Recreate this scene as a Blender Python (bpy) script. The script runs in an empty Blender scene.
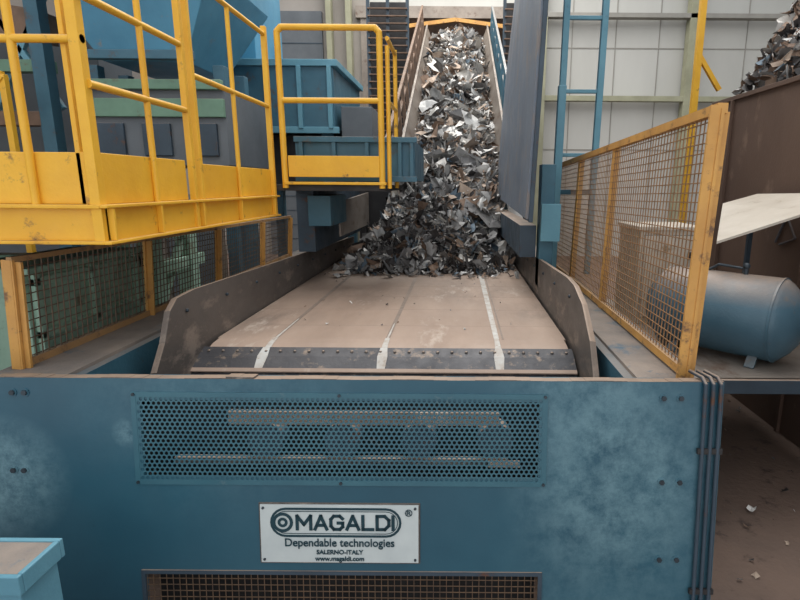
import bpy, math, random, bmesh
from mathutils import Vector, Matrix, Euler
random.seed(7)
R=random.random
def U(a,b): return a+(b-a)*random.random()
sc=bpy.context.scene
sc.view_settings.view_transform='Standard'

# ---------------------------------------------------------------- materials
def lin(c):
    return tuple(((x/255)/12.92 if x/255<=0.04045 else ((x/255+0.055)/1.055)**2.4) for x in c)
def mat(name,c1,c2=None,scale=4,rough=.6,metal=0,rust=None,rust_amt=.35,rust_scale=6,dust=None,dust_amt=.8,bump=.15,bscale=60,patches=None,pcol=(120,155,165),pscale=9,stretch=(1,1,1)):
    m=bpy.data.materials.new(name); m.use_nodes=True
    nt=m.node_tree; N=nt.nodes; L=nt.links
    bs=N['Principled BSDF']
    bs.inputs['Roughness'].default_value=rough; bs.inputs['Metallic'].default_value=metal
    tc=N.new('ShaderNodeTexCoord'); mp=N.new('ShaderNodeMapping'); mp.inputs['Scale'].default_value=stretch
    L.new(tc.outputs['Object'],mp.inputs['Vector'])
    def noise(s,d=6,r=.6):
        n=N.new('ShaderNodeTexNoise'); n.inputs['Scale'].default_value=s; n.inputs['Detail'].default_value=d; n.inputs['Roughness'].default_value=r
        L.new(mp.outputs['Vector'],n.inputs['Vector']); return n
    def mix(f,a,b):
        x=N.new('ShaderNodeMix'); x.data_type='RGBA'
        if isinstance(f,(int,float)): x.inputs[0].default_value=f
        else: L.new(f,x.inputs[0])
        for s,i in ((a,6),(b,7)):
            if isinstance(s,tuple): x.inputs[i].default_value=(*s,1)
            else: L.new(s,x.inputs[i])
        return x.outputs[2]
    def mr(v,a,b,c=0,d=1):
        x=N.new('ShaderNodeMapRange'); x.inputs[1].default_value=a;x.inputs[2].default_value=b;x.inputs[3].default_value=c;x.inputs[4].default_value=d
        L.new(v,x.inputs[0]); return x.outputs[0]
    def mul(a,b):
        x=N.new('ShaderNodeMath'); x.operation='MULTIPLY'; L.new(a,x.inputs[0])
        if isinstance(b,float): x.inputs[1].default_value=b
        else: L.new(b,x.inputs[1])
        return x.outputs[0]
    A=lin(c1); Bc=lin(c2) if c2 else tuple(x*.78 for x in A)
    col=mix(mr(noise(scale).outputs[0],.3,.7),A,Bc)
    if patches:
        nz=mr(noise(pscale,12,.8).outputs[0],.38,.60)
        for (cx,cy,cz,r,am) in patches:
            d=N.new('ShaderNodeVectorMath'); d.operation='DISTANCE'; L.new(tc.outputs['Object'],d.inputs[0]); d.inputs[1].default_value=(cx,cy,cz)
            f=mul(mul(mr(d.outputs['Value'],r*.35,r,1,0),nz),float(am))
            col=mix(f,col,lin(pcol))
    if rust:
        f=mr(noise(rust_scale,10,.7).outputs[0],.68-rust_amt*.3,.78-rust_amt*.3)
        col=mix(f,col,lin(rust))
    if dust:
        g=N.new('ShaderNodeNewGeometry'); sx=N.new('ShaderNodeSeparateXYZ'); L.new(g.outputs['Normal'],sx.inputs[0])
        up=mr(sx.outputs['Z'],.35,.9)
        f=mul(mul(up,mr(noise(5,8).outputs[0],.25,.5,.45,1)),float(dust_amt))
        col=mix(f,col,lin(dust))
    L.new(col,bs.inputs['Base Color'])
    rr=mr(noise(scale*2.3).outputs[0],.3,.7,max(.05,rough-.12),min(1,rough+.12)); L.new(rr,bs.inputs['Roughness'])
    if bump:
        b=N.new('ShaderNodeBump'); b.inputs['Strength'].default_value=bump; b.inputs['Distance'].default_value=.01
        L.new(noise(bscale,4).outputs[0],b.inputs['Height']); L.new(b.outputs[0],bs.inputs['Normal'])
    return m
RUST=(95,62,44); DUST=(168,146,128)
M_panel=mat('panel_blue_paint',(50,95,113),(41,81,99),1.6,.42,.0,rust=(46,68,80),rust_amt=.12,patches=[(.60,0,-.36,.46,.66),(-1.68,0,-.38,.26,.9),(-1.215,0,-.2,.06,.8),(.45,0,-.02,.35,.4),(.6,0,-.8,.5,.25),(-.9,0,-.02,.6,.2)],pcol=(116,152,163),bump=.05)
M_perf=mat('perforated_blue_paint',(64,110,124),(54,96,112),3,.45,rust=(98,122,128),rust_amt=.25,bump=.05)
M_blue=mat('blue_paint',(68,112,130),(54,93,112),3,.5,rust=(88,80,74),rust_amt=.3,dust=DUST,dust_amt=.5)
M_lblue=mat('light_blue_paint',(108,160,178),(88,140,160),3,.5,rust=(70,90,100),rust_amt=.2)
M_hop=mat('hopper_blue_paint',(88,152,182),(72,132,162),2,.5,rust=(120,130,134),rust_amt=.25)
M_dblue=mat('dark_blue_steel',(64,80,94),(46,60,72),3,.55,rust=RUST,rust_amt=.3,dust=DUST)
M_plate=mat('worn_blue_grey_plate',(120,130,143),(98,109,124),2,.5,rust=(132,126,124),rust_amt=.5,stretch=(1,1,.4))
M_yel=mat('yellow_paint',(242,188,56),(226,168,48),4,.5,rust=(130,96,60),rust_amt=.24,rust_scale=9,dust=(186,156,112),dust_amt=.5)
M_yel2=mat('dusty_orange_paint',(216,164,88),(190,140,78),5,.6,rust=(120,90,66),rust_amt=.4,rust_scale=12,dust=(170,146,122),dust_amt=.75)
M_frail=mat('dusty_brown_rail',(184,142,92),(150,118,84),5,.6,rust=(116,90,70),rust_amt=.45,rust_scale=12,dust=(160,138,118),dust_amt=.8)
M_wire=mat('rusty_wire',(166,126,84),(126,96,70),20,.6,.1,bump=0)
M_wired=mat('dark_wire',(122,98,76),(84,70,60),20,.6,.2,bump=0)
M_belt=mat('dusty_belt_steel',(172,151,136),(142,122,108),2.0,.6,.0,rust=(188,174,162),rust_amt=.3,rust_scale=3,bump=.10,bscale=90,stretch=(1,.35,1),patches=[(-.3,5.2,.93,.9,.8),(-1.25,3.2,.93,.45,.7),(.6,3.4,.93,.4,.7),(.1,4.1,.93,.6,.6),(-.7,3.9,.93,.5,.5)],pcol=(114,101,92),pscale=5)
M_beltd=mat('belt_edge_steel',(78,78,82),(58,59,64),5,.5,.3,rust=(128,114,102),rust_amt=.4,rust_scale=14)
M_chalk=mat('pale_wear_streak',(196,198,196),(172,162,152),14,.7,rust=(160,146,134),rust_amt=.45,rust_scale=20,bump=.05)
M_dstreak=mat('dark_wear_streak',(140,126,116),(124,110,100),14,.6,bump=.05)
M_seamb=mat('belt_seam',(148,130,117),(138,119,106),14,.6,bump=.05)
M_skirt=mat('skirt_steel',(104,98,94),(82,77,74),3,.5,.2,rust=(134,123,114),rust_amt=.5,dust=DUST,stretch=(1,.5,1))
M_ledge=mat('dusty_ledge',(156,143,132),(118,113,110),4,.7,rust=(88,108,122),rust_amt=.4,bump=.25)
M_dark=mat('dark_steel',(52,51,52),(38,37,39),4,.7)
M_black=mat('interior_shade_black',(20,20,22),None,4,.8,bump=0)  # flat black, stands in for the shade inside the panel openings
M_green=mat('green_paint',(116,152,130),(96,128,110),3,.55,rust=(104,94,74),rust_amt=.3,dust=DUST)
M_litgreen=mat('green_paint_lit',(176,208,190),(146,180,160),3,.55,rust=(120,110,90),rust_amt=.3)  # green paint lightened in colour to offset shade from the walkway above
M_brown=mat('rusty_brown_steel',(104,82,69),(86,66,56),1.3,.75,rust=(122,99,84),rust_amt=.3,rust_scale=4,stretch=(1,1,.6))
M_floor=mat('dirty_floor',(128,107,95),(102,87,79),1.2,.9,rust=(78,66,60),rust_amt=.4,rust_scale=5,bump=.6,bscale=25)
M_wall=mat('wall_panel_grey',(188,188,184),(172,172,168),.6,.7,rust=(156,148,136),rust_amt=.2,rust_scale=1.2,bump=.04,stretch=(1,1,.3))
M_wallb=mat('wall_panel_taupe',(162,156,150),(142,136,130),.8,.75,bump=.04)
M_seam=mat('wall_seam',(150,148,142),None,3,.7,bump=0)
M_col=mat('column_paint',(160,160,136),(138,138,116),3,.6)
M_cream=mat('cream_paint',(200,192,180),(180,170,156),3,.6,rust=(136,118,98),rust_amt=.25)
M_tank=mat('tank_blue_paint',(76,108,124),(60,91,108),4,.42,rust=(110,102,96),rust_amt=.2,dust=(146,130,118),dust_amt=.95)
M_sign=mat('sign_plate',(205,214,214),(188,198,200),6,.5,rust=(150,155,150),rust_amt=.15,bump=.03)
M_ink=mat('sign_ink',(22,62,74),None,6,.5,bump=0)
M_bolt=mat('bolt_steel',(66,78,88),(48,54,60),8,.45,.4,bump=0)
M_rib=mat('brown_rib',(132,106,88),(100,82,70),6,.7)
M_lsk=mat('dusty_galvanised_steel',(150,141,132),(118,109,102),3,.5,.2,rust=(108,90,78),rust_amt=.4,stretch=(1,.4,1))
M_shut=mat('grey_shutter',(104,110,116),(88,94,100),2,.6)
M_faint=mat('faded_blue_marking',(84,92,104),(96,82,74),6,.8,bump=0)
S1=mat('scrap_silver',(206,206,204),(150,150,150),9,.42,.2,bump=.1,bscale=30)
S2=mat('scrap_grey',(146,145,144),(106,105,106),9,.55,.1,bump=.1)
S3=mat('scrap_dark',(76,72,71),(50,48,49),9,.65,.1,bump=.1)
S4=mat('scrap_rust',(136,112,94),(102,84,72),9,.7,0,bump=.1)
S5=mat('scrap_white',(228,226,222),(192,188,182),9,.5,0,bump=.05)
S6=mat('scrap_blue',(104,122,136),(78,94,108),9,.5,.1,bump=.05)
S7=mat('scrap_tan',(182,163,146),(150,132,118),9,.7,0,bump=.05)
SC=[S1,S2,S3,S4,S5,S6,S7]

# ---------------------------------------------------------------- builder
class B:
    def __init__(s,name): s.n=name; s.v=[]; s.f=[]; s.mi=[]; s.sm=[]; s.mats=[]
    def m(s,mt):
        if mt not in s.mats: s.mats.append(mt)
        return s.mats.index(mt)
    def add(s,vs,fs,mt,smooth=False):
        o=len(s.v); s.v+= [tuple(v) for v in vs]; k=s.m(mt)
        for f in fs: s.f.append(tuple(o+i for i in f)); s.mi.append(k); s.sm.append(smooth)
    def hexa(s,mt,c):
        s.add(c,[(0,3,2,1),(4,5,6,7),(0,1,5,4),(1,2,6,5),(2,3,7,6),(3,0,4,7)],mt)
    def box(s,mt,x0,x1,y0,y1,z0,z1):
        s.hexa(mt,[(x0,y0,z0),(x1,y0,z0),(x1,y1,z0),(x0,y1,z0),(x0,y0,z1),(x1,y0,z1),(x1,y1,z1),(x0,y1,z1)])
    def bar(s,mt,p,q,w,h=None,up=(0,0,1)):
        p=Vector(p);q=Vector(q);h=h or w; d=(q-p).normalized(); u=Vector(up)
        if abs(d.dot(u))>.98: u=Vector((0,1,0))
        a=d.cross(u).normalized(); b=a.cross(d).normalized()
        a*=w/2;b*=h/2
        s.hexa(mt,[p-a-b,p+a-b,p+a+b,p-a+b,q-a-b,q+a-b,q+a+b,q-a+b])
    def tube(s,mt,p,q,r,n=12,r2=None,caps=True,smooth=True):
        p=Vector(p);q=Vector(q);r2=r if r2 is None else r2; d=(q-p).normalized(); u=Vector((0,0,1)) if abs(d.z)<.9 else Vector((1,0,0))
        a=d.cross(u).normalized(); b=a.cross(d)
        vs=[];
        for i in range(n):
            t=2*math.pi*i/n; vs.append(p+(a*math.cos(t)+b*math.sin(t))*r)
        for i in range(n):
            t=2*math.pi*i/n; vs.append(q+(a*math.cos(t)+b*math.sin(t))*r2)
        s.add(vs,[(i,(i+1)%n,n+(i+1)%n,n+i) for i in range(n)],mt,smooth)
        if caps: s.add(vs,[tuple(reversed(range(n))),tuple(range(n,2*n))],mt)
    def path(s,mt,pts,r,n=10):
        for a,b in zip(pts,pts[1:]): s.tube(mt,a,b,r,n)
        for p in pts[1:-1]: s.ball(mt,p,r,8,5)
    def ball(s,mt,c,r,n=12,k=7,sc=(1,1,1)):
        vs=[];fs=[]
        for j in range(k+1):
            ph=math.pi*j/k
            for i in range(n):
                t=2*math.pi*i/n; vs.append((c[0]+sc[0]*r*math.sin(ph)*math.cos(t),c[1]+sc[1]*r*math.sin(ph)*math.sin(t),c[2]+sc[2]*r*math.cos(ph)))
        for j in range(k):
            for i in range(n): fs.append((j*n+i,(j+1)*n+i,(j+1)*n+(i+1)%n,j*n+(i+1)%n))
        s.add(vs,fs,mt,True)
    def ext(s,mt,pts,vec):
        n=len(pts); v=Vector(vec); p2=[Vector(p)+v for p in pts]
        s.add(list(pts)+p2,[tuple(range(n)),tuple(reversed(range(n,2*n)))]+[(i,n+i,n+(i+1)%n,(i+1)%n) for i in range(n)],mt)
    def done(s,bevel=0,mw=None,parent=None):
        me=bpy.data.meshes.new(s.n); me.from_pydata(s.v,[],s.f)
        for m_ in s.mats: me.materials.append(m_)
        me.polygons.foreach_set('material_index',s.mi); me.polygons.foreach_set('use_smooth',s.sm); me.update()
        bm=bmesh.new(); bm.from_mesh(me); bmesh.ops.recalc_face_normals(bm,faces=bm.faces); bm.to_mesh(me); bm.free()
        o=bpy.data.objects.new(s.n,me); sc.collection.objects.link(o)
        if mw is not None: o.matrix_world=mw
        if parent: o.parent=parent
        if bevel:
            b=o.modifiers.new('bevel','BEVEL'); b.width=bevel; b.segments=2; b.limit_method='ANGLE'; b.angle_limit=.7
        return o

def rot(): return Euler((U(0,6.28),U(0,6.28),U(0,6.28))).to_matrix()
def shard(b,pos,s,wts,flat=None):
    r=rot()
    if flat and R()<flat:
        r=Euler((U(-.8,.8),U(-.8,.8),U(0,6.28))).to_matrix()
    k=random.choices(range(len(SC)),wts)[0]
    ax=s*U(.6,1.4); ay=s*U(.3,1.0) if R()<.72 else s*.13
    cu=U(-1.2,1.2)/max(s,.01)*.5; vs=[]
    for j in range(3):
        for i in range(3):
            x=(i-1)*ax/2+U(-.2,.2)*ax; y=(j-1)*ay/2+U(-.2,.2)*ay
            vs.append(Vector(pos)+r@Vector((x,y,cu*x*x+U(-.18,.18)*s*.8)))
    b.add(vs,[(0,1,4,3),(1,2,5,4),(3,4,7,6),(4,5,8,7)],SC[k])

# ---------------------------------------------------------------- front panel
TILT=math.radians(5.7)
MW=Matrix.Translation((0,1.83,1.05))@Matrix.Rotation(-TILT,4,'X')
p=B('conveyor_front_panel')
T=.012
px0,px1,pz0,pz1=-1.19,.331,-.396,-.044
gx0,gx1,gz0,gz1=-1.175,.31,-1.0,-.75
X0,X1=-2.05,.97
m_=.03
def strip(a,b,c,d): p.box(M_panel,a,b,0,T,c,d)
ix0,ix1,iz0,iz1=px0+m_,px1-m_,pz0+m_,pz1-m_
strip(X0,X1,iz1,0); strip(X0,ix0,iz0,iz1); strip(ix1,X1,iz0,iz1); strip(X0,X1,gz1,iz0); strip(X0,gx0,gz0,gz1); strip(gx1,X1,gz0,gz1); strip(X0,X1,-1.055,gz0)
p.box(M_panel,X0,X1,0.0,.06,0,.005)
n=60
for i in range(n):
    a=X0+(X1-X0)*i/n; b_=X0+(X1-X0)*(i+1)/n; z=.004+.0015*math.sin(i*.9)+(.006 if 23<i<26 else 0)
    p.box(M_skirt,a,b_,.001,.05,.004,z+.003)
fr=.018
def fbox(a,b,c,d,y0=-.004,y1=0): p.box(M_perf,a,b,y0,y1,c,d)
fbox(px0,px1,pz1-fr,pz1);fbox(px0,px1,pz0,pz0+fr);fbox(px0,px0+fr,pz0+fr,pz1-fr);fbox(px1-fr,px1,pz0+fr,pz1-fr)
hx0,hx1,hz0,hz1=px0+fr,px1-fr,pz0+fr,pz1-fr
nr=20; nc=80; cw=(hx1-hx0)/(nc+.5); ch=(hz1-hz0)/nr; hr=.0067
vs=[];fs=[]
for j in range(nr):
    z=hz0+(j+.5)*ch; off=0 if j%2==0 else cw/2
    if off: vs_=[(hx0,-.003,z-ch/2),(hx0+off,-.003,z-ch/2),(hx0+off,-.003,z+ch/2),(hx0,-.003,z+ch/2)]
    else: vs_=[(hx1-cw/2,-.003,z-ch/2),(hx1,-.003,z-ch/2),(hx1,-.003,z+ch/2),(hx1-cw/2,-.003,z+ch/2)]
    o=len(vs); vs+=vs_; fs.append((o,o+1,o+2,o+3))
    for i in range(nc):
        x=hx0+off+(i+.5)*cw; o=len(vs)
        for t in range(8):
            an=t*math.pi/4; c_,s_=math.cos(an),math.sin(an); k=max(abs(c_),abs(s_))
            vs.append((x+c_/k*cw/2,-.003,z+s_/k*ch/2))
        for t in range(8):
            an=t*math.pi/4; vs.append((x+hr*math.cos(an),-.003,z+hr*math.sin(an)))
        for t in range(8): fs.append((o+t,o+(t+1)%8,o+8+(t+1)%8,o+8+t))
p.add(vs,fs,M_perf)
def bolt(x,z,r=.010,mt=M_bolt):
    p.tube(mt,(x,0,z),(x,-.009,z),r,6,smooth=False)
    p.tube(M_panel,(x,0,z),(x,-.003,z),r*1.6,12)
for (x,z) in [(-1.62,-.05),(-1.575,-.05),(-1.60,-.345),(-1.64,-.345),(.752,-.055),(.815,-.055),(.76,-.375),(.826,-.375),(.765,-.68),(.83,-.68),(-1.6,-.68)]: bolt(x,z)
for x in (px0+.01,-.43,px1-.01):
    for z in (pz0+.009,pz1-.009): p.tube(M_bolt,(x,-.004,z),(x,-.009,z),.006,8)
p.box(M_dblue,gx0-.015,gx1+.015,-.006,0,gz1,gz1+.015)
p.box(M_dblue,gx0-.015,gx0,-.006,0,gz0,gz1); p.box(M_dblue,gx1,gx1+.015,-.006,0,gz0,gz1)
n=60
for i in range(n+1):
    x=gx0+(gx1-gx0)*i/n; p.bar(M_wired,(x,.004,gz0),(x,.004,gz1),.0026)
for j in range(11):
    z=gz0+(gz1-gz0)*j/10; p.bar(M_wired,(gx0,.007,z),(gx1,.007,z),.0026)
p.box(M_black,gx0,gx1,.09,.10,gz0,gz1)  # black sheet painted as the unlit space behind the grille
p.box(M_black,px0-.1,px1+.1,.30,.31,pz0-.3,pz1-.12)  # shade behind the holes, put in as a black sheet
p.box(M_belt,-.87,.16,.07,.10,-.19,-.14)
p.box(M_skirt,-1.1,.2,.10,.13,-.36,-.335)
p.box(M_belt,.12,.24,.05,.07,-.345,-.325)
for i in range(4): p.tube(M_dblue,(-.75+i*.3,.2,-.27),(-.75+i*.3,.12,-.27),.07,16)
for x in (.897,.925,.953): p.path(M_dblue,[(x,-.013,-1.05),(x,-.013,.0),(x-.004,.01,.02),(x-.01,.10,.022)],.0075,8)
p.bar(M_dark,(.88,-.012,-.25),(.97,-.012,-.25),.012,.02)
p.bar(M_dark,(.88,-.012,-.8),(.97,-.012,-.8),.012,.02)
p.done(mw=MW)

# nameplate
sx0,sx1,sz0,sz1=-.732,-.142,-.697,-.470
s=B('nameplate_sign')
s.box(M_sign,sx0,sx1,-.008,-.001,sz0,sz1)
s.box(M_skirt,sx0-.006,sx1+.006,-.003,-.0005,sz0-.006,sz1+.006)
for x in (sx0+.012,sx1-.012):
    for z in (sz0+.012,sz1-.012): s.tube(M_bolt,(x,-.008,z),(x,-.012,z),.005,8)
def ring(b,mt,cx,cz,w,h,th,y0=-.0098,n=10):
    def path(w,h):
        r=h/2; out=[]
        for k,(sx,a0) in enumerate(((1,-90),(-1,90))):
            for i in range(n+1):
                a=math.radians(a0+180*i/n); out.append((cx+sx*(w/2-r)+r*math.cos(a),cz+r*math.sin(a)))
        return out
    o=path(w,h); i_=path(w-2*th,h-2*th); k=len(o)
    v=[(x,y0,z) for x,z in o]+[(x,y0,z) for x,z in i_]
    b.add(v,[(t,(t+1)%k,k+(t+1)%k,k+t) for t in range(k)],mt)
ring(s,M_ink,-.450,-.538,.490,.116,.009)
ring(s,M_ink,-.450,-.538,.464,.090,.003)
ring(s,M_ink,-.648,-.538,.078,.078,.012,y0=-.0105)
ring(s,M_ink,-.648,-.538,.038,.038,.011,y0=-.0105)
# bold block capitals for the logo, drawn as strokes
def stroke(pts,w=.0125):
    for a,b in zip(pts,pts[1:]):
        a=Vector((a[0],-.0104,a[1])); b=Vector((b[0],-.0104,b[1])); d=(b-a).normalized(); nrm=Vector((-d.z,0,d.x))*w/2; e=d*w*.42
        s.add([a-e-nrm,b+e-nrm,b+e+nrm,a-e+nrm],[(0,1,2,3)],M_ink)
LW=.044; LH=.052; GAP=.0125; zc=-.538
G={'M':[[(0,0),(0,1),(.5,.35),(1,1),(1,0)]],'A':[[(0,0),(.5,1),(1,0)],[(.22,.3),(.78,.3)]],'G':[[(1,.8),(.75,1),(.25,1),(0,.75),(0,.25),(.25,0),(.75,0),(1,.2),(1,.48),(.6,.48)]],
   'L':[[(0,1),(0,0),(1,0)]],'D':[[(0,0),(0,1),(.65,1),(1,.7),(1,.3),(.65,0),(0,0)]],'I':[[(0,0),(0,1)]]}
xx=-.594
for ch_ in 'MAGALDI':
    wd_=LW*(1.15 if ch_=='M' else .85 if ch_=='L' else .02 if ch_=='I' else 1)
    for st in G[ch_]: stroke([(xx+u*wd_,zc-LH/2+v*LH) for u,v in st])
    xx+=wd_+GAP*(1.25)
so=s.done(mw=MW)
def text(name,body,x,z,size,bold=0,align='CENTER',sx=1):
    c=bpy.data.curves.new(name,'FONT'); c.body=body; c.size=size; c.extrude=.0008; c.offset=bold; c.align_x=align; c.align_y='CENTER'
    c.materials.append(M_ink)
    o=bpy.data.objects.new(name,c); sc.collection.objects.link(o); o.parent=so
    o.location=(x,-.0112,z); o.rotation_euler=(math.pi/2,0,0); o.scale=(sx,1,1); return o
text('registered_mark','®',-.178,-.500,.036,.0004)
text('slogan_text','Dependable technologies',-.437,-.618,.044,.0006,sx=.92)
text('town_text','SALERNO-ITALY',-.437,-.655,.024,.0006)
text('web_text','www.magaldi.com',-.437,-.681,.025,.0006)

# ---------------------------------------------------------------- apron conveyor
c=B('apron_conveyor')
bx0,bx1=-1.30,.585
zb=.93
c.box(M_belt,bx0,bx1,2.78,7.2,zb-.03,zb+.003)
y=3.05
while y<7:
    c.box(M_seamb,bx0,bx1,y,y+.005,zb,zb+.0035); y+=.42
def stripx(mt,prof,x0,x1,t=.02):
    for (y0,z0),(y1,z1) in zip(prof,prof[1:]):
        c.hexa(mt,[(x0,y0,z0-t),(x1,y0,z0-t),(x1,y1,z1-t),(x0,y1,z1-t),(x0,y0,z0),(x1,y0,z0),(x1,y1,z1),(x0,y1,z1)])
stripx(M_belt,[(2.785,.933),(2.70,.928),(2.63,.914)],bx0+.01,bx1-.01)
stripx(M_beltd,[(2.64,.925),(2.57,.898),(2.49,.852)],bx0-.015,bx1+.005)
stripx(M_beltd,[(2.505,.852),(2.44,.79),(2.40,.70),(2.39,.6)],bx0-.015,bx1+.005)
stripx(M_belt,[(2.497,.862),(2.480,.850)],bx0-.012,bx1+.004,.006)
for i in range(26):
    x=bx0+.03+i*(bx1-bx0-.06)/25
    c.ball(M_skirt,(x,2.605,.912),.009,8,4)
    c.ball(M_skirt,(x,2.452,.805),.008,8,4)
for x in (-.985,-.38,.21):
    c.ext(M_chalk,[(x-.016,2.63,.9155),(x+.016,2.63,.9155),(x+.014,2.70,.9292),(x-.014,2.70,.9292)],(0,0,.001))
    c.ext(M_chalk,[(x-.014,2.70,.9292),(x+.014,2.70,.9292),(x+.012,2.785,.9345),(x-.012,2.785,.9345)],(0,0,.001))
    c.ext(M_chalk,[(x-.026,2.57,.899),(x+.026,2.57,.899),(x+.018,2.635,.9245),(x-.018,2.635,.9245)],(0,-.001,.002))
    c.ext(M_chalk,[(x-.020,2.50,.858),(x+.020,2.50,.858),(x+.026,2.57,.899),(x-.026,2.57,.899)],(0,-.001,.002))
def longs(mt,x,w,y0,y1,w2=None,dz=0):
    w2=w if w2 is None else w2
    c.ext(mt,[(x-w/2,y0,zb+.0035+dz),(x+w/2,y0,zb+.0035+dz),(x+w2/2,y1,zb+.0035+dz),(x-w2/2,y1,zb+.0035+dz)],(0,0,.001))
longs(M_chalk,.21,.028,2.78,5.2,.045)
longs(M_dstreak,-.985,.022,2.78,5.3,.03); longs(M_chalk,-.985,.014,2.78,3.2,.006,.0005)
longs(M_dstreak,-.38,.022,2.78,5.3,.03); longs(M_chalk,-.38,.012,2.78,3.1,.004,.0005)
longs(M_dstreak,.245,.010,2.78,5.3)
Lp=[(2.20,.62),(2.20,.94),(2.29,1.05),(2.36,1.18),(2.43,1.225),(2.6,1.235),(6.7,1.11),(6.7,.62)]
c.ext(M_skirt,[(-1.32,y,z) for y,z in Lp],(.010,0,0))
Rp=[(2.22,.62),(2.23,.92),(2.33,1.06),(2.52,1.19),(2.72,1.245),(2.90,1.255),(6.7,1.11),(6.7,.62)]
c.ext(M_skirt,[(.60,y,z) for y,z in Rp],(.010,0,0))
for (P,x,sg) in ((Lp[1:7],-1.32,-1),(Rp[1:7],.61,1)):
    for (y0,z0),(y1,z1) in zip(P,P[1:]):
        c.ext(M_skirt,[(x,y0,z0),(x+sg*.018,y0,z0-.004),(x+sg*.018,y1,z1-.004),(x,y1,z1)],(0,.003,-.006))
for k in range(9):
    c.ball(M_bolt,(-1.305,2.5+k*.45,1.15-k*.012),.010,8,4); c.ball(M_bolt,(.598,2.8+k*.45,1.17-k*.012),.010,8,4)
c.box(M_ledge,.72,.99,1.92,6.8,.93,1.0); c.box(M_blue,.68,.72,1.92,6.8,.80,.985)
c.box(M_ledge,-1.86,-1.56,1.92,6.8,.93,1.0); c.box(M_blue,-1.56,-1.52,1.92,6.8,.82,.985)
c.box(M_blue,.93,.965,1.88,6.8,.06,.93); c.box(M_blue,-1.86,-1.83,1.88,6.8,.06,.93)
c.box(M_dark,-1.82,.92,2.18,6.8,.5,.60)
for y in (2.6,4,5.4,6.6):
    c.bar(M_blue,(.985,y,0),(.985,y,.93),.06); c.bar(M_blue,(-1.88,y,0),(-1.88,y,.93),.06)
for yy in (3,3.9,4.8,5.7): c.bar(M_ledge,(.62,yy,.965),(.76,yy,.965),.05,.03); c.bar(M_ledge,(-1.34,yy,.965),(-1.56,yy,.965),.05,.03)
c.done(bevel=.002)

# ---------------------------------------------------------------- mesh fences
def fence(name,x0,x1,ys,z0,z1f,wire,post,railm,cell,pw=.05,rw=.035):
    b=B(name)
    def P(y,t): z1=z1f(y); return (x0+(x1-x0)*t,y,z0+(z1-z0)*t)
    for i,y in enumerate(ys):
        b.bar(post,P(y,0),P(y,1.0),.012,pw,up=(0,1,0))
        b.bar(post,(P(y,0)[0]+.018,y,z0),(P(y,1)[0]+.018,y,z1f(y)-.01),.03,.012,up=(0,1,0))
    a,e=ys[0],ys[-1]
    b.bar(railm,P(a-.02,1),P(e+.03,1),rw,rw)
    b.bar(railm,P(a-.02,.03),P(e+.03,.03),.02,.035)
    y=a+cell
    while y<e:
        b.bar(wire,P(y,.02),P(y,.99),.004); y+=cell
    nz=int((z1f(a)-z0)/cell)
    for j in range(1,nz):
        t=j/nz; q=list(P(a,t)); r=list(P(e,t)); q[0]-=.004; r[0]-=.004
        b.bar(wire,q,r,.004)
    return b
b=fence('mesh_guard_fence',.895,.925,[1.99,3.28,4.2,5.3],1.0,lambda y:2.02-(y-1.98)*.03,M_wire,M_yel2,M_yel2,.036)
b.bar(M_yel2,(.880,1.975,1.0),(.908,1.975,2.03),.05,.012,up=(0,1,0))
b.done()
b=fence('mesh_guard_fence',-1.79,-1.76,[2.09,3.0,3.9,4.8,5.6],1.0,lambda y:1.45-(y-2.09)*.01,M_wired,M_yel2,M_frail,.036,.045,.022)
b.bar(M_yel2,(-1.80,2.075,1.0),(-1.77,2.075,1.45),.045,.012,up=(0,1,0))
b.done()

# ---------------------------------------------------------------- yellow walkway
w=B('yellow_walkway_platform')
XP=-1.345; Y0=2.05; Y1=4.0; ZB=1.518; ZD=1.668
w.box(M_dark,-4.2,XP-.03,Y0+.03,Y1,ZD-.08,ZD)
w.box(M_yel,-4.2,XP,Y0,Y0+.012,ZB,ZD); w.box(M_yel,-4.2,XP,Y0-.03,Y0,ZD-.015,ZD); w.box(M_yel,-4.2,XP,Y0-.03,Y0,ZB,ZB+.013)
w.box(M_yel,XP-.012,XP,Y0,Y1,ZB,ZD); w.box(M_yel,XP,XP+.03,Y0-.03,Y1,ZD-.013,ZD); w.box(M_yel,XP,XP+.03,Y0-.03,Y1,ZB,ZB+.013)
for y in (2.06,2.4,2.8,3.3,3.9): w.box(M_yel,XP,XP+.026,y,y+.014,ZB+.013,ZD-.013)
w.box(M_yel,-4.2,XP-.05,Y0+.01,Y0+.018,ZD,1.86)
w.box(M_yel,XP-.018,XP-.01,Y0+.02,2.72,ZD,1.86); w.box(M_yel,XP-.018,XP-.01,2.84,Y1,ZD,1.85)
tz=2.80
def post(x,y,z0,z1,r=.022): w.tube(M_yel,(x,y,z0),(x,y,z1),r,12)
def sq(x,y,z0,z1,a=.05): w.bar(M_yel,(x,y,z0),(x,y,z1),a)
sq(XP-.02,Y0+.0,ZB,tz,.04); sq(XP-.08,Y0+.02,ZD,tz,.02); post(-1.60,Y0,ZD,tz,.015); post(-2.3,Y0,ZD,tz,.02); post(-3.2,Y0,ZD,tz,.02)
post(XP,2.42,ZD,tz,.013)
sq(XP,2.76,ZB,tz,.03); sq(XP,2.84,ZB,tz,.03)
post(XP,3.35,ZD,2.75,.013)
sq(XP,Y1-.05,ZB,2.80,.035)
def rail(a,b_,r=.015): w.tube(M_yel,a,b_,r,12)
for z in (2.1,2.4,tz): rail((XP,Y0,z),(XP,2.76,z))
for z in (2.28,2.75): rail((XP,2.84,z),(XP,Y1-.05,z))
for z in (2.25,2.7): rail((-4.2,Y0,z),(XP,Y0,z))
gx0_,gx1_=-1.27,-.56
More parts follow.
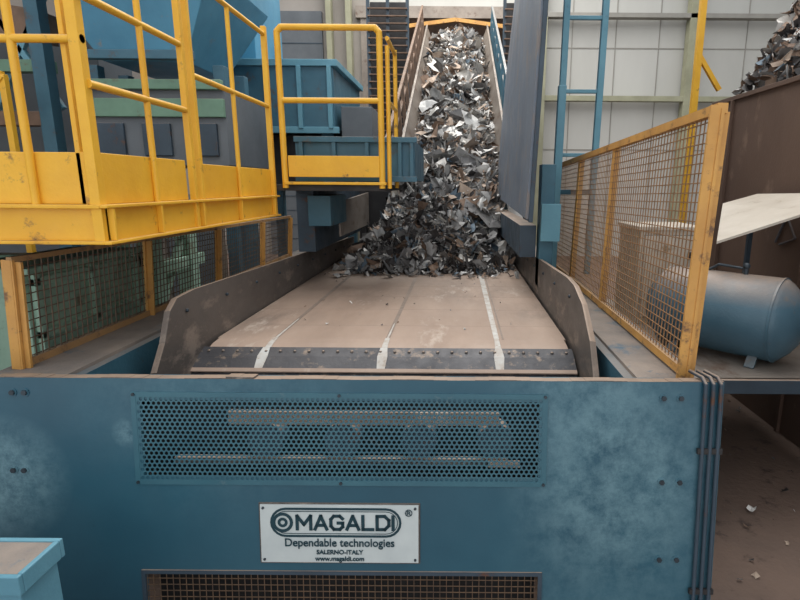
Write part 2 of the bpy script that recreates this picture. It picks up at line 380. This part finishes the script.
w.path(M_yel,[(gx0_,Y1,1.72),(gx0_,Y1,2.78),(gx0_+.03,Y1,2.81),(gx1_-.03,Y1,2.81),(gx1_,Y1,2.78),(gx1_,Y1,1.72)],.022,12)
w.tube(M_yel,(gx1_+.05,Y1+.03,1.72),(gx1_+.05,Y1+.03,2.70),.016,12)
rail((gx0_,Y1,2.33),(gx1_,Y1,2.33),.02)
w.box(M_yel,gx0_+.03,gx1_+.02,Y1-.01,Y1+.01,1.80,1.95); w.box(M_yel,gx0_,gx1_+.03,Y1-.03,Y1+.03,1.745,1.765)
w.box(M_dark,XP,gx1_+.02,Y1,5.2,1.70,1.745)
for z in (2.33,2.75): rail((gx1_+.05,Y1+.03,z),(gx1_+.05,4.5,z))
post(gx1_+.05,4.5,1.72,2.78,.016)
for (x,y) in ((-2.5,2.2),(-2.5,3.9),(-3.9,2.2),(-3.9,3.9)): w.bar(M_green,(x,y,0),(x,y,1.58),.12)
w.done(bevel=.003)

g=B('green_steel_cabinet')
g.box(M_litgreen,-2.45,-2.05,2.5,3.35,.05,1.32); g.box(M_litgreen,-2.47,-2.03,2.48,3.37,1.32,1.35)
for y in (2.52,2.92,3.33): g.box(M_litgreen,-2.05,-2.02,y-.02,y+.02,.05,1.32)
for z in (.7,1.02,1.28): g.box(M_litgreen,-2.05,-2.02,2.5,3.35,z-.02,z+.02)
for x in (-2.43,-2.07): g.box(M_litgreen,x-.02,x+.02,2.47,2.5,.05,1.32)
g.box(M_green,-2.5,-2.0,2.45,3.4,0,.05)
g.done(bevel=.004)
g=B('green_steel_frame')
for y in (3.7,4.2):
    g.bar(M_litgreen,(-2.15,y,0),(-2.15,y,1.45),.12)
for z in (.75,1.15,1.40): g.bar(M_litgreen,(-2.15,3.6,z),(-2.15,4.4,z),.09)
g.bar(M_litgreen,(-2.15,3.7,.8),(-2.15,4.2,1.4),.05)
g.bar(M_green,(-3.8,3.7,1.2),(-2.15,3.7,1.2),.12); g.bar(M_green,(-3.75,3.7,0),(-3.75,3.7,1.2),.12)
g.done(bevel=.004)
g=B('grey_machine_housing')
g.box(M_lsk,-3.0,-2.05,4.6,4.7,0,1.45); g.box(M_shut,-2.95,-2.1,4.58,4.6,.1,1.35); g.box(M_lsk,-2.55,-2.5,4.56,4.58,.1,1.35); g.box(M_lsk,-3.02,-2.03,4.55,4.72,1.45,1.48)
g.done(bevel=.004)

h=B('blue_hopper')
h.hexa(M_hop,[(-3.0,4.8,2.75),(-2.3,4.8,2.75),(-2.3,5.6,2.75),(-3.0,5.6,2.75),(-3.4,4.6,3.4),(-1.95,4.6,3.4),(-1.95,5.9,3.4),(-3.4,5.9,3.4)])
h.box(M_hop,-3.4,-1.95,4.6,5.9,3.4,4.6)
for x in (-3.3,-3.0,-2.5,-2.05): h.bar(M_blue,(x,4.57,3.4),(x,4.57,4.6),.06)
h.bar(M_blue,(-3.45,4.56,3.4),(-1.9,4.56,3.4),.08); h.bar(M_blue,(-3.1,4.72,2.78),(-2.2,4.72,2.78),.07)
h.box(M_shut,-3.3,-2.0,4.8,5.8,1.9,2.55); h.box(M_green,-3.3,-2.0,4.76,4.8,2.3,2.45); h.box(M_green,-3.3,-2.0,4.74,4.8,2.52,2.6)
for x in (-3.0,-2.6,-2.2): h.box(M_dblue,x-.12,x+.12,4.77,4.8,1.98,2.25)
for x in (-3.2,-2.1): h.bar(M_blue,(x,5.0,0),(x,5.0,2.75),.1); h.bar(M_blue,(x,5.45,0),(x,5.45,2.75),.1)
h.done(bevel=.006)

h=B('blue_screening_machine')
h.box(M_blue,-2.6,-1.38,6.2,7.8,2.35,3.0)
h.box(M_lblue,-2.65,-1.33,6.17,7.8,3.0,3.07); h.box(M_lblue,-2.65,-1.33,6.17,6.2,2.3,2.37)
for x in (-2.5,-2.1,-1.75,-1.42): h.bar(M_lblue,(x,6.18,2.35),(x,6.18,3.0),.05)
h.box(M_hop,-2.9,-2.35,6.6,7.6,3.07,4.3)
h.box(M_dark,-2.5,-1.45,6.4,7.7,1.7,2.3)
for x in (-2.5,-1.5): h.bar(M_blue,(x,6.35,0),(x,6.35,2.35),.12); h.bar(M_blue,(x,7.6,0),(x,7.6,2.35),.12)
h.box(M_shut,-1.33,-.98,6.3,6.8,2.2,2.6); h.bar(M_dark,(-1.15,6.5,0),(-1.15,6.5,2.2),.08)
h.done(bevel=.006)

h=B('lattice_support_structure')
h.box(M_shut,-6.2,-3.8,6.0,6.6,0,3.2)
h.bar(M_rib,(-6.2,5.2,3.45),(-3.7,5.2,3.1),.25); h.bar(M_rib,(-6.2,5.0,2.3),(-3.7,5.0,2.3),.12)
for k in range(4):
    x=-6+k*.6; h.bar(M_lblue,(x,5.1,2.4),(x+.6,5.1,3.4),.05); h.bar(M_lblue,(x+.6,5.1,2.4),(x,5.1,3.4),.05)
h.bar(M_green,(-6.2,5.05,3.9),(-3.6,5.05,3.9),.18); h.bar(M_green,(-6.2,5.05,2.75),(-3.6,5.05,2.75),.1)
h.bar(M_blue,(-3.65,5.0,0),(-3.65,5.0,4.4),.12); h.bar(M_green,(-5.0,5.0,0),(-5.0,5.0,4.4),.16)
h.bar(M_yel,(-4.6,4.6,1.7),(-3.7,4.6,2.6),.07); h.bar(M_yel,(-4.6,4.6,2.6),(-3.7,4.6,2.6),.05); h.bar(M_yel,(-3.7,4.6,0),(-3.7,4.6,2.6),.05)
h.done(bevel=.004)

# ---------------------------------------------------------------- transfer chute
t=B('transfer_chute')
t.box(M_blue,-1.25,-.34,4.22,5.3,1.78,2.08)
for x in (-1.2,-.95,-.7,-.45,-.36): t.bar(M_blue,(x,4.2,1.78),(x,4.2,2.08),.03)
t.bar(M_blue,(-1.25,4.2,2.08),(-.32,4.2,2.08),.04); t.bar(M_blue,(-1.25,4.2,1.79),(-.32,4.2,1.79),.04)
t.box(M_dblue,-1.32,-1.18,4.4,6.7,1.2,1.70); t.box(M_blue,-1.20,-1.02,4.3,4.9,1.42,1.66)
t.ext(M_lsk,[(-1.05,4.7,1.30),(-1.05,6.2,1.30),(-1.05,6.2,1.66),(-1.05,4.7,1.60)],(.02,0,0))
t.box(M_dark,-1.2,-.5,6.6,6.7,1.0,1.9)
t.ext(M_cream,[(-.78,6.3,1.1),(-.55,6.35,1.1),(-.48,6.3,1.85),(-.78,6.3,1.85)],(0,.02,0))
t.ext(M_plate,[(.47,3.75,1.52),(.47,6.9,1.62),(.60,7.4,3.1),(.70,6.4,4.8),(.58,3.7,4.8)],(.03,0,0))
t.bar(M_dblue,(.50,3.74,1.5),(.61,3.69,4.8),.03)
t.box(M_dblue,.46,.58,4.0,6.7,1.22,1.46)
t.box(M_blue,.60,.70,3.95,4.1,1.0,1.9); t.box(M_lblue,.60,.74,3.9,3.95,1.35,1.62)
t.done(bevel=.003)

l=B('blue_ladder_frame')
l.bar(M_lblue,(.77,4.35,1.0),(.79,4.35,2.5),.06)
l.bar(M_lblue,(.82,4.6,1.0),(.86,4.6,4.6),.05); l.bar(M_lblue,(1.12,4.6,1.0),(1.17,4.6,4.6),.05)
for z in (2.0,2.5,3.05,3.6): l.bar(M_lblue,(.84,4.6,z),(1.14,4.6,z),.03)
l.bar(M_blue,(.80,4.4,1.7),(1.12,4.6,1.7),.04)
l.done(bevel=.004)

def inc(y): return 1.30+(y-5.9)*.515
cx=-.06
i_=B('inclined_feed_conveyor')
YA,YB=6.1,12.7
def P(x,y,dz=0): return (x,y,inc(y)+dz)
i_.hexa(M_dark,[P(-.62,YA,-.1),P(.50,YA,-.1),P(.50,YB,-.1),P(-.62,YB,-.1),P(-.62,YA,0),P(.50,YA,0),P(.50,YB,0),P(-.62,YB,0)])
for x0,x1,sg in ((-.58,-.72,-1),(.46,.60,1)):
    i_.ext(M_lsk,[P(x0,YA,0),P(x0,YB,0),P(x1,YB,.36),P(x1,YA,.40)],(sg*.02,0,0))
    i_.bar(M_lsk,P(x1,YA,.40),P(x1,YB,.36),.035)
    i_.bar(M_blue,P(x1+sg*.05,YA,-.1),P(x1+sg*.05,YB,-.1),.16)
    y=YA+.3
    while y<YB:
        i_.bar(M_blue if sg>0 else M_rib,P(x1+sg*.04,y,-.1),P(x1+sg*.10,y,.75),.05)
        y+=.55
    for dz in (.5,.75):
        i_.bar(M_blue if sg>0 else M_rib,P(x1+sg*.1,YA+.2,dz),P(x1+sg*.1,YB,dz),.04)
for y in (7.5,9.5,11.5):
    for x in (-.75,.63): i_.bar(M_blue,(x,y,0),(x,y,inc(y)-.1),.12)
i_.box(M_dark,-.7,.58,6.0,6.2,.95,1.45)
i_.done(bevel=.003)

rb=B('louvred_side_cage')
for sg,xa,xb in ((-1,-1.75,-1.0),(1,.85,1.4)):
    z=2.4
    while z<5.1:
        rb.bar(M_rib,(xa,11.0,z),(xb,11.0,z),.05,.02); z+=.13
    for x in (xa,(xa+xb)/2,xb): rb.bar(M_dblue,(x,11.05,0),(x,11.05,5.2),.06)
    rb.box(M_dark,min(xa,xb),max(xa,xb),11.3,11.35,0,5.2)
rb.done()

# ---------------------------------------------------------------- scrap pile
s=B('shredded_scrap_pile')
W_all=[6,7,2.4,3.6,4,.8,4]; W_heap=[4,7,7,1.8,2,1.4,1]
n=60; vs=[];fs=[]
for j in range(n+1):
    y=5.7+(12.6-5.7)*j/n
    for k in range(9):
        x=cx+(-.5+k/8)*1.08; u=(k/4-1)
        vs.append((x+U(-.03,.03),y,inc(y)+.06+.20*(1-u*u)+U(-.06,.06)))
for j in range(n):
    for k in range(8):
        s.add([vs[j*9+k],vs[j*9+k+1],vs[(j+1)*9+k+1],vs[(j+1)*9+k]],[(0,1,2,3)],random.choice([S2,S4,S2,S7]))
for _ in range(3900):
    y=5.8+(12.6-5.8)*R()**.8; u=U(-1,1); x=cx+u*.55
    z=inc(y)+.08+.22*(1-u*u)+U(-.05,.08)
    shard(s,(x,y,z),U(.03,.10)+.11*R()**2,W_all,.6)
for _ in range(150):
    y=U(6.2,12.2); u=U(-.85,.85); shard(s,(cx+u*.5,y,inc(y)+.32),U(.18,.34),[5,3,.3,1,4,0,2],.85)
def hz(x,y):
    dx=(x+.32)/ .90; f=min(1,max(0,(y-4.95-.30*abs(dx)**2)/1.3))
    dx*=1+.35*f*(1 if x<-.32 else .1)
    base=1-abs(dx)**2.0
    if base<=0: return 0
    lump=.05*math.sin(x*9+y*5)+.04*math.sin(x*17-y*11)
    return max(0,base*(.04+.95*f**.85)*.95+lump*f)
n=30; vs=[]
for j in range(n+1):
    for k in range(n+1):
        x=-1.25+1.82*k/n; y=4.9+1.9*j/n
        vs.append((x,y,.90+max(0,hz(x,y)-.03)+U(-.03,.03)))
for j in range(n):
    for k in range(n): s.add([vs[j*(n+1)+k],vs[j*(n+1)+k+1],vs[(j+1)*(n+1)+k+1],vs[(j+1)*(n+1)+k]],[(0,1,2,3)],random.choice([S3,S3,S2]))
cnt=0
while cnt<4200:
    x=U(-1.24,.57); y=U(4.92,6.7); hh=hz(x,y)
    if hh<=.015: continue
    shard(s,(x,y,.95+hh+U(-.04,.05)),U(.03,.09)+.13*R()**3,W_heap,.35); cnt+=1
for _ in range(170):
    x=U(-1.24,.55); y=5.15-.45*R()**1.6; shard(s,(x,y,.955),U(.02,.09),W_heap,.8)
for _ in range(50):
    x=U(-1.1,.5); y=U(2.95,4.8); shard(s,(x,y,.940),U(.006,.020),W_heap,1)
s.done()

# ---------------------------------------------------------------- right bunker
k=B('rusty_bunker_wall')
k.box(M_brown,2.35,2.42,.5,5.2,0,2.49)
k.box(M_brown,2.33,2.44,.5,5.2,2.47,2.505)
for y in (1.2,2.4,3.6,4.8): k.box(M_brown,2.325,2.35,y,y+.03,0,2.47)
for (a,b_) in (((3.95,1.35),(3.85,1.55)),((3.85,1.55),(3.72,1.40)),((3.72,1.40),(3.90,1.34)),((3.66,1.52),(3.56,1.40)),((3.56,1.40),(3.62,1.34)),((3.5,1.58),(3.48,1.36))):
    k.bar(M_faint,(2.347,a[0],a[1]),(2.347,b_[0],b_[1]),.012,.02,up=(1,0,0))
k.done(bevel=.003)
hp=B('scrap_heap')
def hh(x,y): return 2.46+min(1.5,(x-2.5)*2.0)*min(1,max(0,(5.4-y)/.35))+.06*math.sin(y*2.7)+.05*math.sin(y*9+x*6)
n=24; vs=[]
for j in range(n+1):
    for q in range(n+1):
        x=2.56+2.8*q/n; y=1.2+4.1*j/n; z=hh(x,y)+U(-.05,.05)-.05
        if q in(0,n) or j in (0,n): z=0
        vs.append((x,y,z))
for j in range(n):
    for q in range(n): hp.add([vs[j*(n+1)+q],vs[j*(n+1)+q+1],vs[(j+1)*(n+1)+q+1],vs[(j+1)*(n+1)+q]],[(0,1,2,3)],random.choice([S3,S4]))
for _ in range(3800):
    x=2.58+2.3*R()**1.4; y=U(1.6,5.3); shard(hp,(x,y,hh(x,y)+U(-.04,.07)),U(.03,.12),[2,4,7,5,.8,.6,1.5],.3)
hp.done()

y_=B('yellow_guard_post')
y_.bar(M_yel,(2.27,5.45,0),(2.27,5.45,4.4),.055); y_.bar(M_yel,(2.27,5.45,2.98),(2.50,5.45,2.66),.04)
y_.path(M_yel,[(2.27,5.45,3.5),(2.38,5.45,3.62),(2.38,5.45,4.2)],.016)
y_.done()

tk=B('compressed_air_tank')
A=Vector((1.78,2.86,1.03)); D=Vector((-.62,.62,0)).normalized(); r=.235; Lc=.62
prof=[(-.13,0.0),(-.125,.06),(-.105,.12),(-.07,.175),(-.03,.215),(0,r),(Lc,r),(Lc+.03,.215),(Lc+.07,.175),(Lc+.105,.12),(Lc+.13,.0)]
aa=D.cross(Vector((0,0,1))).normalized(); n=36; vs=[];fs=[]
for d_,rr in prof:
    for q in range(n):
        t_=2*math.pi*q/n; vs.append(A+D*d_+(aa*math.cos(t_)+Vector((0,0,1))*math.sin(t_))*max(rr,.001))
for j in range(len(prof)-1):
    for q in range(n): fs.append((j*n+q,j*n+(q+1)%n,(j+1)*n+(q+1)%n,(j+1)*n+q))
tk.add(vs,fs,M_tank,True)
for d_ in (0.0,Lc): tk.tube(M_tank,A+D*(d_-.006),A+D*(d_+.006),r+.003,36)
tk.tube(M_bolt,A-D*.12,A-D*.15,.025,12)
top=A+D*.2+Vector((0,0,r-.01)); tk.tube(M_bolt,top,top+Vector((0,0,.05)),.014,10); tk.ball(M_bolt,top+Vector((0,0,.055)),.02)
tk.path(M_bolt,[top+Vector((0,0,.04)),top+D*.15+Vector((0,0,.05)),top+D*.25+Vector((0,0,-.02))],.008,8)
for d_ in (.08,Lc-.1):
    for sg in (-1,1):
        q=A+D*d_+aa*sg*.12+Vector((0,0,-.2)); tk.bar(M_blue,q,(q.x+aa.x*sg*.05,q.y+aa.y*sg*.05,.776),.05,.012)
tk.done()

tb=B('steel_equipment_table')
tb.box(M_lsk,1.1,2.25,2.62,4.6,.74,.775)
tb.box(M_dblue,1.1,2.25,2.6,2.64,.70,.775)
for x in (1.15,2.2):
    for y in (2.66,4.55): tb.bar(M_dblue,(x,y,0),(x,y,.74),.06)
tb.done(bevel=.003)

cb=B('electrical_cabinet')
cb.box(M_cream,1.28,1.72,3.75,4.25,.776,1.45); cb.box(M_cream,1.26,1.74,3.73,4.27,1.45,1.475)
cb.box(M_seam,1.30,1.70,3.742,3.75,.82,1.42); cb.box(M_cream,1.31,1.69,3.735,3.745,.83,1.41); cb.tube(M_dark,(1.66,3.735,1.1),(1.66,3.71,1.1),.015); cb.box(M_dark,1.61,1.71,3.72,3.735,1.25,1.3)
cb.done(bevel=.005)

sh=B('sloping_sheet_cover')
sh.ext(M_cream,[(1.50,3.10,1.44),(1.95,3.0,1.62),(2.30,3.3,1.72),(2.25,4.1,1.70),(1.95,4.0,1.63)],(0,0,-.015))
for (x,y,z) in ((2.2,3.3,1.66),(2.15,3.95,1.65)): sh.bar(M_dblue,(x,y,.777),(x,y,z),.03)
sh.done()

nb=B('blue_junction_box')
nb.box(M_lblue,-1.9,-1.14,1.20,1.33,0,.745); nb.box(M_ledge,-1.9,-1.135,1.195,1.335,.745,.752)
nb.box(M_lblue,-1.9,-1.125,1.185,1.20,.70,.757); nb.box(M_lblue,-1.9,-1.125,1.33,1.345,.70,.757); nb.box(M_lblue,-1.14,-1.125,1.2,1.33,.70,.757)
nb.done(bevel=.004)

# ---------------------------------------------------------------- shell
f=B('floor'); f.box(M_floor,-9,10,-2,20,-.1,0); f.done()
wl=B('wall_back')
Yw=13.5
wl.box(M_wallb,-9,-2.15,Yw,Yw+.1,0,9); wl.box(M_wall,1.45,10,Yw,Yw+.1,0,9); wl.box(M_wall,-2.15,1.45,Yw,Yw+.1,5.55,9)
x=1.6
while x<10: wl.box(M_seam,x,x+.02,Yw-.015,Yw,0,9); x+=1.02
for z in (2.6,4.9,6.1): wl.box(M_seam,1.45,10,Yw-.012,Yw,z,z+.025)
wl.done()
tr=B('trim_1')
tr.box(M_lsk,-2.4,1.6,Yw-.15,Yw-.001,5.5,5.75)
tr.box(M_lsk,-2.3,-2.15,Yw-.1,Yw-.001,0,5.5); tr.box(M_lsk,1.45,1.6,Yw-.1,Yw-.001,0,5.5)
tr.bar(M_yel2,(-1.8,Yw-.3,5.2),(-.1,Yw-.3,5.42),.08); tr.bar(M_yel2,(-.1,Yw-.3,5.42),(1.3,Yw-.3,5.25),.08)
tr.bar(M_yel2,(-1.8,Yw-.3,0),(-1.8,Yw-.3,5.2),.08); tr.bar(M_yel2,(1.3,Yw-.3,0),(1.3,Yw-.3,5.25),.08)
tr.done()
cl=B('steel_column_row')
for x in (1.9,5.35,8.6): cl.box(M_col,x-.1,x+.1,Yw-.3,Yw-.05,0,9)
cl.box(M_col,1.5,9.5,Yw-.28,Yw-.1,3.70,3.82); cl.box(M_seam,1.5,9.5,Yw-.3,Yw-.1,5.5,5.6)
for x in (-3.0,-2.55): cl.box(M_col,x-.06,x+.06,Yw-.3,Yw-.05,0,9)
cl.done(bevel=.005)
dr=B('door_1'); dr.box(M_shut,-4.7,-3.2,Yw-.08,Yw-.001,0,5.65)
z=.4
while z<5.6: dr.box(M_dblue,-4.7,-3.2,Yw-.09,Yw-.08,z,z+.02); z+=.35
dr.done()
wr=B('wall_shed'); wr.box(M_rib,-2.6,2.0,17,17.1,0,9); wr.box(M_rib,-2.6,-2.5,13.6,17,0,9); wr.box(M_rib,1.9,2.0,13.6,17,0,9); wr.done()
wl=B('wall_left'); wl.box(M_wallb,-9.1,-9,-2,20,0,9); wl.done()
wl=B('wall_right'); wl.box(M_wall,10,10.1,-2,20,0,9); wl.done()
db=B('floor_debris')
for _ in range(220):
    x=U(1.05,2.3); y=U(.6,6); shard(db,(x,y,.012),U(.008,.03),[1,3,4,5,.6,.6,3],1)
shard(db,(1.62,2.62,.03),.07,[0,0,0,0,1,0,0],1); shard(db,(1.9,2.8,.03),.07,[0,0,1,0,0,0,0],1)
db.done()

# ---------------------------------------------------------------- light
wd=bpy.data.worlds.new('World'); sc.world=wd; wd.use_nodes=True
bg=wd.node_tree.nodes['Background']; bg.inputs[0].default_value=(.96,.98,1,1); bg.inputs[1].default_value=1.22
def area(name,loc,sx,sy,e,col,rx=0):
    a=bpy.data.lights.new(name,'AREA'); a.shape='RECTANGLE'; a.size=sx; a.size_y=sy; a.energy=e; a.color=col
    o=bpy.data.objects.new(name,a); sc.collection.objects.link(o); o.location=loc; o.rotation_euler=(rx,0,0)
area('overhead_fill',(0,6.5,8.5),6,9,560,(1,.96,.90))  # area lamp added for soft light from above, no roof opening modelled
area('overhead_fill.001',(-.1,12.0,8.0),5,2,240,(1,.95,.88),math.radians(-20))  # second added lamp, unseen, tilted forward above the incline

# ---------------------------------------------------------------- camera
cam=bpy.data.cameras.new('camera'); co=bpy.data.objects.new('camera',cam); sc.collection.objects.link(co)
cam.sensor_width=36; cam.lens=533/800*36; cam.shift_x=-58/800; cam.clip_start=.05
co.matrix_world=Matrix.Translation((0,0,1.75))@Matrix.Rotation(math.radians(90-12.18),4,'X')@Matrix.Rotation(math.radians(.4),4,'Z')
sc.camera=co
